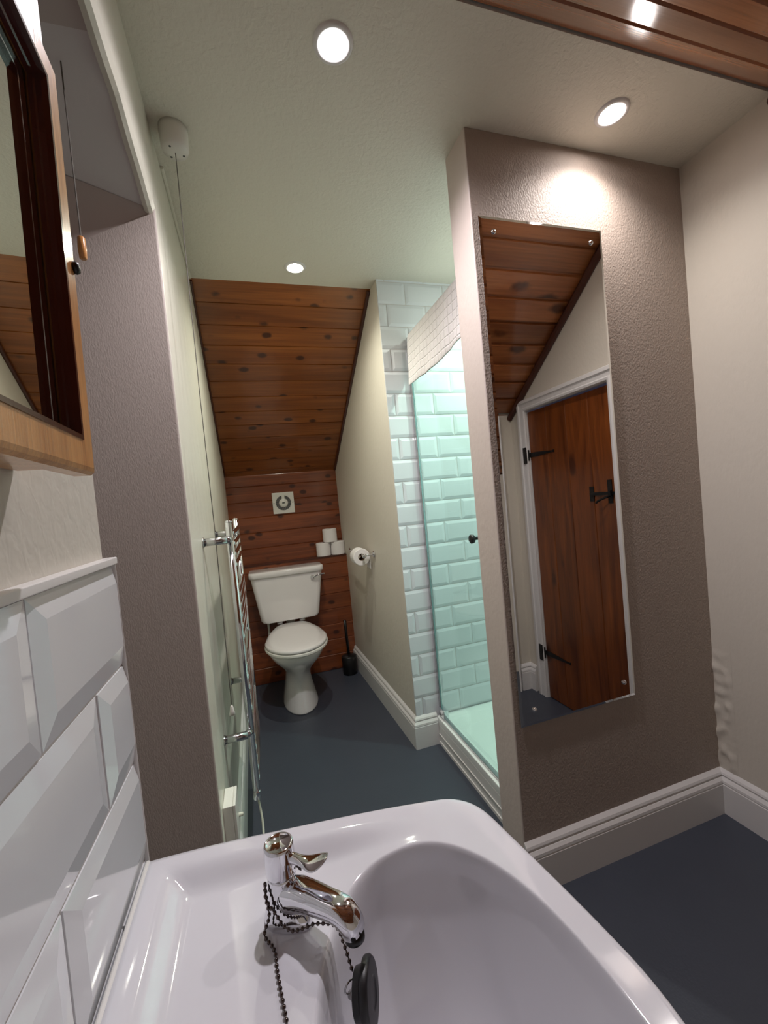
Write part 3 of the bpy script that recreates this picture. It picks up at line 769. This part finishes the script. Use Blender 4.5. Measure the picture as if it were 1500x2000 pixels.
    bm = BM(); tube(bm, [(0, .10, .49), (0, .10, .30)], .03, 20); obj('flush_pipe', bm, 'white_plastic', t, smooth=True)
    bm = BM(); tube(bm, [(-.150, .10, .49), (-.150, .10, .30), (-.150, .13, .27)], .008, 12); obj('supply_pipe', bm, 'white_plastic', t, smooth=True)
toilet()

def toilet_brush():
    t = thing('toilet_brush', 'black toilet brush in its holder beside the toilet', 'toilet brush', (.522, 2.89, 0))
    bm = BM(); lathe(bm, [(.045, 0), (.050, .004), (.052, .06), (.054, .125), (.049, .130), (.012, .138)], 32); obj('holder', bm, 'black_plastic', t, smooth=True, angle=30)
    bm = BM(); tube(bm, [(0, 0, .13), (-.004, 0, .30), (-.006, 0, .385)], [.009, .010, .011], 14); obj('handle', bm, 'black_plastic', t, smooth=True)
toilet_brush()

def roll_mesh(bm, r=.052, h=.098, ri=.021):
    n = 40; prof = [(ri, 0), (r-.003, 0), (r, .003), (r, h-.003), (r-.003, h), (ri, h)]
    R = lathe(bm, prof, n, cap=False)
    for k in range(n): bm.faces.new((R[-1][k], R[-1][(k+1) % n], R[0][(k+1) % n], R[0][k]))
def core_mesh(bm, h=.098):
    n = 32; R = lathe(bm, [(.0205, .001), (.0205, h-.001), (.019, h-.001), (.019, .001)], n, cap=False)
    for k in range(n): bm.faces.new((R[-1][k], R[-1][(k+1) % n], R[0][(k+1) % n], R[0][k]))
p0 = thing('toilet_roll', 'white toilet roll standing on the ledge, left of the lower two', 'toilet roll', (.440, 3.06, .839), 'spare toilet rolls on the ledge')
bm = BM(); roll_mesh(bm); obj('paper', bm, 'paper', p0, smooth=False, bevel=.001)
bm = BM(); core_mesh(bm); obj('core', bm, 'card', p0, smooth=True)
for loc, lb in (((.5465, 3.057, .839), 'white toilet roll standing on the ledge, right of the lower two'), ((.497, 3.058, .9375), 'white toilet roll on top of the two spare rolls')):
    r = p0.copy(); COL.objects.link(r); r.location = loc; r['label'] = lb
    for ch in list(p0.children):
        c = ch.copy(); COL.objects.link(c); c.parent = r

def holder():
    # bar parallel to wall; post at near end
    zc = .905; y0 = 2.30; y1 = 2.66; xw = rx(2.4)
    t = thing('toilet_roll_holder', 'chrome toilet roll holder arm on the cream alcove wall', 'toilet roll holder', (xw, y0, zc))
    bm = BM(); lathe(bm, [(.0185, 0), (.019, .004), (.012, .008)], 24, Matrix.Rotation(-PI/2, 4, 'Y')); obj('wall_plate', bm, 'chrome', t, smooth=True)
    bm = BM(); tube(bm, catmull([(-.004, 0, 0), (-.045, 0, 0), (-.062, .006, 0), (-.066, .03, -.001), (-.066, .30, -.002), (-.066, .345, .002), (-.066, .36, .012)], 6), .006, 12); obj('arm', bm, 'chrome', t, smooth=True)
    bm = BM(); lathe(bm, [(.013, 0), (.013, .010), (.009, .016)], 20, Matrix.Translation((-.064, -.014, 0)) @ Matrix.Rotation(PI/2, 4, 'X')); obj('end_knob', bm, 'chrome', t, smooth=True)
    r = thing('toilet_roll', 'white toilet roll hanging on the chrome holder', 'toilet roll', (xw-.066, y0+.035, zc-.013))
    r.rotation_euler = (-PI/2, 0, 0)
    bm = BM(); roll_mesh(bm, .050); obj('paper', bm, 'paper', r, bevel=.001)
    bm = BM(); core_mesh(bm); obj('core', bm, 'card', r, smooth=True)
    # hanging tail, on the wall side: local y is world -z
    bm = BM(); box(bm, .0495, .0503, 0.0, .075, .002, .096); obj('loose_sheet', bm, 'paper', r)
holder()

def fan():
    t = thing('extractor_fan', 'square white extractor fan with round grille on the wood panelling', 'extractor fan', (.189, YU, 1.258))
    bm = BM(); box(bm, -.077, .077, -.012, -.0005, -.077, .077); obj('face_plate', bm, 'white_plastic', t, bevel=.003)
    bm = BM(); RX = Matrix.Rotation(PI/2, 4, 'X')
    lathe(bm, [(.054, .010), (.054, .014), (.030, .014), (.030, .010)], 48, RX, cap=False); g = obj('grille', bm, 'dark_grille', t)
    bm = BM()
    for k in range(24):
        a = 2*PI*k/24
        for _ in (0,):
            v = box(bm, -.0011, .0011, -.0165, -.013, .031, .053); bmesh.ops.rotate(bm, verts=v, cent=(0, 0, 0), matrix=Matrix.Rotation(a, 3, 'Y'))
    obj('fins', bm, 'chrome_soft', g)
    bm = BM(); lathe(bm, [(.032, .011), (.032, .017), (.028, .020), (.001, .021)], 36, RX); d = obj('hub', bm, 'white_plastic', t, smooth=True)
    bm = BM(); box(bm, -.010, .010, -.0175, -.011, .030, .055); obj('notch', bm, 'white_plastic', t)
    bm = BM(); lathe(bm, [(.011, .0205), (.011, .0216)], 24, RX @ Matrix.Scale(.45, 4, Vector((0, 1, 0)))); obj('badge', bm, 'dark_grille', d)
    for s in (-1, 1):
        bm = BM(); lathe(bm, [(.004, .011), (.004, .0135)], 12, Matrix.Translation((s*.067, 0, 0)) @ RX); obj('screw', bm, 'chrome_soft', t)
fan()

# ------------------------------------------------------------------ shower
def shower():
    X = .743
    t = thing('shower_tray', 'white acrylic shower tray on a panelled plinth', 'shower tray', (X, 1.19, 0))
    # plinth
    bm = BM(); box(bm, 0, .02, -.008, .676-.0, 0, .098); 
    obj('plinth_panel', bm, 'white_gloss', t, bevel=.003)
    bm = BM(); box(bm, -.004, .001, -.008, .676, .0, .014); box(bm, -.003, .001, -.008, .676, .048, .052); obj('plinth_beading', bm, 'white_gloss', t)
    bm = BM(); x1, y1 = 1.49-X, .676
    def rr(g, z, r): 
        pts = []
        for (a, b, s) in ((x1-g-r, g+r, -PI/2), (x1-g-r, y1-g-r, 0), (g+r, y1-g-r, PI/2), (g+r, g+r, PI)):
            for k in range(9):
                an = s+PI/2*k/8; pts.append(Vector((a+r*math.cos(an), b+r*math.sin(an)-.0, z)))
        return pts
    loft(bm, [rr(0, .098, .006), rr(0, .128, .006), rr(.002, .131, .006), rr(.045, .131, .05), rr(.052, .126, .05), rr(.085, .100, .06), rr(.10, .095, .06), rr(.2, .092, .06)])
    obj('tray', bm, 'acrylic', t, smooth=False, bevel=.002)
    # glass enclosure
    g = thing('shower_door', 'clear glass shower door with chrome hinges across the tiled shower', 'shower door', (X+.022, 1.19, .133))
    zt = 1.965-.133
    bm = BM(); box(bm, -.003, .003, .012, .652, .008, zt); obj('glass_pane', bm, 'glass', g)
    bm = BM(); box(bm, -.0032, .0032, .652, .6545, .008, zt); e = obj('pane_edge', bm, 'glassedge', g)
    bm = BM(); box(bm, -.006, .010, .656, .676, 0, zt+.01); obj('wall_channel', bm, 'chrome_soft', g, bevel=.002)
    bm = BM(); box(bm, -.008, .010, -.008, .012, 0, zt+.01); obj('wall_channel', bm, 'chrome_soft', g, bevel=.002)
    bm = BM(); box(bm, -.009, .009, .0, .66, 0, .010); obj('threshold_bar', bm, 'chrome_soft', g, bevel=.002)
    bm = BM(); box(bm, -.008, .008, .005, .66, zt-.006, zt+.004); obj('top_rail', bm, 'chrome_soft', g, bevel=.002)
    for z in (.004, zt-.048):
        bm = BM(); box(bm, -.013, .013, .605, .665, z, z+.045); obj('hinge', bm, 'chrome', g, bevel=.003)
    bm = BM()
    for s in (-1, 1): lathe(bm, [(.006, .002), (.006, .018), (.016, .022), (.017, .032), (.012, .036)], 24, Matrix.Translation((0, .158, .91)) @ Matrix.Rotation(s*PI/2, 4, 'Y'))
    obj('knob', bm, 'black', g, smooth=True)
    # bath mat over the top
    bm = BM(); ny = 48; ya, yb = 1.215, 1.828; zt2 = 1.972; xs = X+.022
    sec = [(.014, -.17), (.013, -.12), (.012, -.06), (.011, -.012), (.007, .004), (0, .009), (-.007, .006), (-.013, -.008), (-.015, -.05), (-.017, -.10), (-.018, -.15), (-.020, -.20), (-.021, -.232)]
    G = []
    for i in range(ny+1):
        f = i/ny; y = ya+(yb-ya)*f; row = []
        for j, (dx, dz) in enumerate(sec):
            wv = .006*math.sin(f*9+dz*14)*min(1, abs(dz)*6)+.003*math.sin(f*23)*min(1, abs(dz)*5)
            hem = (.006*math.sin(f*7.5+.6)+.010-.020*f)*min(1, (abs(dz)/.2)) if j > 7 else 0
            skew = -.012*(1-f)*min(1, abs(dz)/.2)
            row.append(bm.verts.new((xs+dx-abs(wv) if dx < 0 else xs+dx+abs(wv)*.5, y+skew, zt2+dz+hem)))
        G.append(row)
    for A, B in zip(G, G[1:]):
        for j in range(len(sec)-1): bm.faces.new((A[j], A[j+1], B[j+1], B[j]))
    o = obj('bath_mat', bm, 'towel', smooth=True); so = o.modifiers.new('s', 'SOLIDIFY'); so.thickness = .006; so.offset = 0
    ss = o.modifiers.new('b', 'SUBSURF'); ss.levels = 1; ss.render_levels = 1
    tag(o, 'white quilted bath mat draped over the top of the glass shower door', 'bath mat')
shower()

# ------------------------------------------------------------------ tall wall mirror
def wall_mirror():
    x0, x1, z0, z1 = .683, 1.122, .503, 2.0
    t = thing('wall_mirror', 'tall narrow mirror without a frame, hanging on the taupe wall', 'mirror', ((x0+x1)/2, YM, (z0+z1)/2))
    hw, hh = (x1-x0)/2, (z1-z0)/2; bv = .008
    def q(w, h, y): return [Vector((-w, y, -h)), Vector((w, y, -h)), Vector((w, y, h)), Vector((-w, y, h))]
    bm = BM(); loft(bm, [q(hw-.001, hh-.001, -.0030), q(hw, hh, -.0035), q(hw, hh, -.0065), q(hw-bv, hh-bv, -.0082)]); obj('glass', bm, 'mirror', t)
    bm = BM(); loft(bm, [q(hw-.03, hh-.03, -.0005), q(hw-.03, hh-.03, -.0030)]); obj('backing', bm, 'black_plastic', t)
    for x, z in ((-hw+.045, hh-.043), (hw-.045, hh-.043), (-hw+.05, -hh+.045), (hw-.045, -hh+.052)):
        bm = BM(); lathe(bm, [(.0075, .008), (.0075, .0095), (.006, .0125), (.003, .0140), (.0003, .0145)], 20, Matrix.Translation((x, 0, z)) @ Matrix.Rotation(PI/2, 4, 'X')); obj('dome_screw', bm, 'chrome', t, smooth=True)
wall_mirror()

# ------------------------------------------------------------------ plank door in the right wall, seen in the mirror
def door():
    bm = BM()
    # architrave around the opening, moulded
    pr = [(0, 0), (.062, 0), (.066, .006), (.060, .018), (.044, .020), (.040, .014), (.020, .012), (.014, .018), (.004, .016), (0, .010)]
    def arch(bm, y0, y1, zt):
        rings = []
        for (y, z, sy, sz) in ((y0, 0, -1, 0), (y0, zt, -1, 1), (y1, zt, 1, 1), (y1, 0, 1, 0)):
            rings.append([bm.verts.new((XR-h, y+sy*o, z+sz*o)) for o, h in pr])
        for A, B in zip(rings, rings[1:]):
            for j in range(len(pr)): bm.faces.new((A[j], A[(j+1) % len(pr)], B[(j+1) % len(pr)], B[j]))
        bm.faces.new(rings[0]); bm.faces.new(rings[-1][::-1])
    fr = BM(); arch(fr, D0+.012, D1-.012, DZ-.012)
    box(fr, XR, XR+.10, D0, D0+.014, 0, DZ); box(fr, XR, XR+.10, D1-.014, D1, 0, DZ); box(fr, XR, XR+.10, D0, D1, DZ-.014, DZ)
    struct('trim_door', fr, 'white_gloss')
    d = bpy.data.objects.new('door_1', None); COL.objects.link(d); d['kind'] = 'structure'; d.location = (XR+.004, D0+.016, .006)
    d.rotation_euler = (0, 0, math.radians(-1.2))
    W_ = D1-D0-.036; Hh = DZ-.028; pitch = .142
    bm = BM(); prof = []; y = 0
    while y < W_-.001:
        y2 = min(y+pitch, W_); prof += [(y, .004), (y+.003, 0), (y2-.003, 0), (y2, .004)]; y = y2
    prof += [(W_, .028), (0, .028)]
    A = [bm.verts.new((h, s, 0)) for s, h in prof]; B = [bm.verts.new((h, s, Hh)) for s, h in prof]; k = len(prof)
    for i in range(k):
        if (Vector(prof[i])-Vector(prof[(i+1) % k])).length > 1e-6: bm.faces.new((A[i], A[(i+1) % k], B[(i+1) % k], B[i]))
    bm.faces.new(A); bm.faces.new(B[::-1])
    bmesh.ops.remove_doubles(bm, verts=bm.verts, dist=1e-6)
    obj('door_leaf', bm, 'doorwood', d)
    for z in (.255, 1.38):
        bm = BM(); P = [(.0, .012), (.06, .012), (.175, .004), (.19, .007), (.19, -.007), (.175, -.004), (.06, -.012), (.0, -.012)]
        a = [bm.verts.new((-.0015, y, z+q)) for y, q in P]; b = [bm.verts.new((-.0045, y, z+q)) for y, q in P]
        bm.faces.new(a); bm.faces.new(b[::-1])
        for i in range(8): bm.faces.new((a[i], a[(i+1) % 8], b[(i+1) % 8], b[i]))
        box(bm, -.024, -.019, -.032, -.006, z-.045, z+.045); tube(bm, [(-.008, -.004, z-.03), (-.008, -.004, z+.03)], .005, 10)
        obj('hinge', bm, 'black', d)
    z = 1.145; yl = W_
    bm = BM(); box(bm, -.004, -.001, yl-.155, yl-.130, z-.034, z+.034); box(bm, -.004, -.001, yl-.052, yl-.028, z-.045, z+.060)
    box(bm, -.010, -.005, yl-.15, yl+.028, z-.007, z+.007); box(bm, -.024, -.019, yl+.024, yl+.044, z-.035, z+.035); box(bm, -.022, -.008, yl-.030, yl-.022, z-.010, z+.012)
    tube(bm, catmull([(-.004, yl-.04, z-.012), (-.03, yl-.05, z-.02), (-.04, yl-.075, z-.032), (-.035, yl-.09, z-.04)], 5), .005, 8)
    obj('latch', bm, 'black', d)
door()
# lumpy filler strip in the corner beside the mirror wall
bm = BM(); ny, nz = 8, 90; G = []
for i in range(ny+1):
    row = []
    for j in range(nz+1):
        y = YM-.060+.060*i/ny; z = .15+.47*j/nz
        e = sm(0, .35, i/ny)*sm(0, .06, j/nz)*sm(0, .3, 1-j/nz)
        low = sm(.55, .25, z) if z < .55 else 0
        low = 1-sm(.36, .55, z)
        h = e*(.0003+.010*max(0, noise.noise(Vector((y*40, z*26, 3.1)))+.1))
        row.append(bm.verts.new((XR-.0004-h, y, z)))
    G.append(row)
for A, B in zip(G, G[1:]):
    for j in range(nz): bm.faces.new((A[j], A[j+1], B[j+1], B[j]))
o = struct('trim_corner_filler', bm, 'cream', smooth=True)
# second door frame on the nib, at the mirror's left edge
bm = BM(); prism_pts = [(1.345, -.03), (1.345, -.012), (1.352, -.006), (1.362, -.010), (1.385, -.012), (1.395, -.005), (1.404, -.012), (1.409, -.03)]
prism(bm, prism_pts, 0, 1.636); struct('trim_back_door', bm, 'white_gloss')
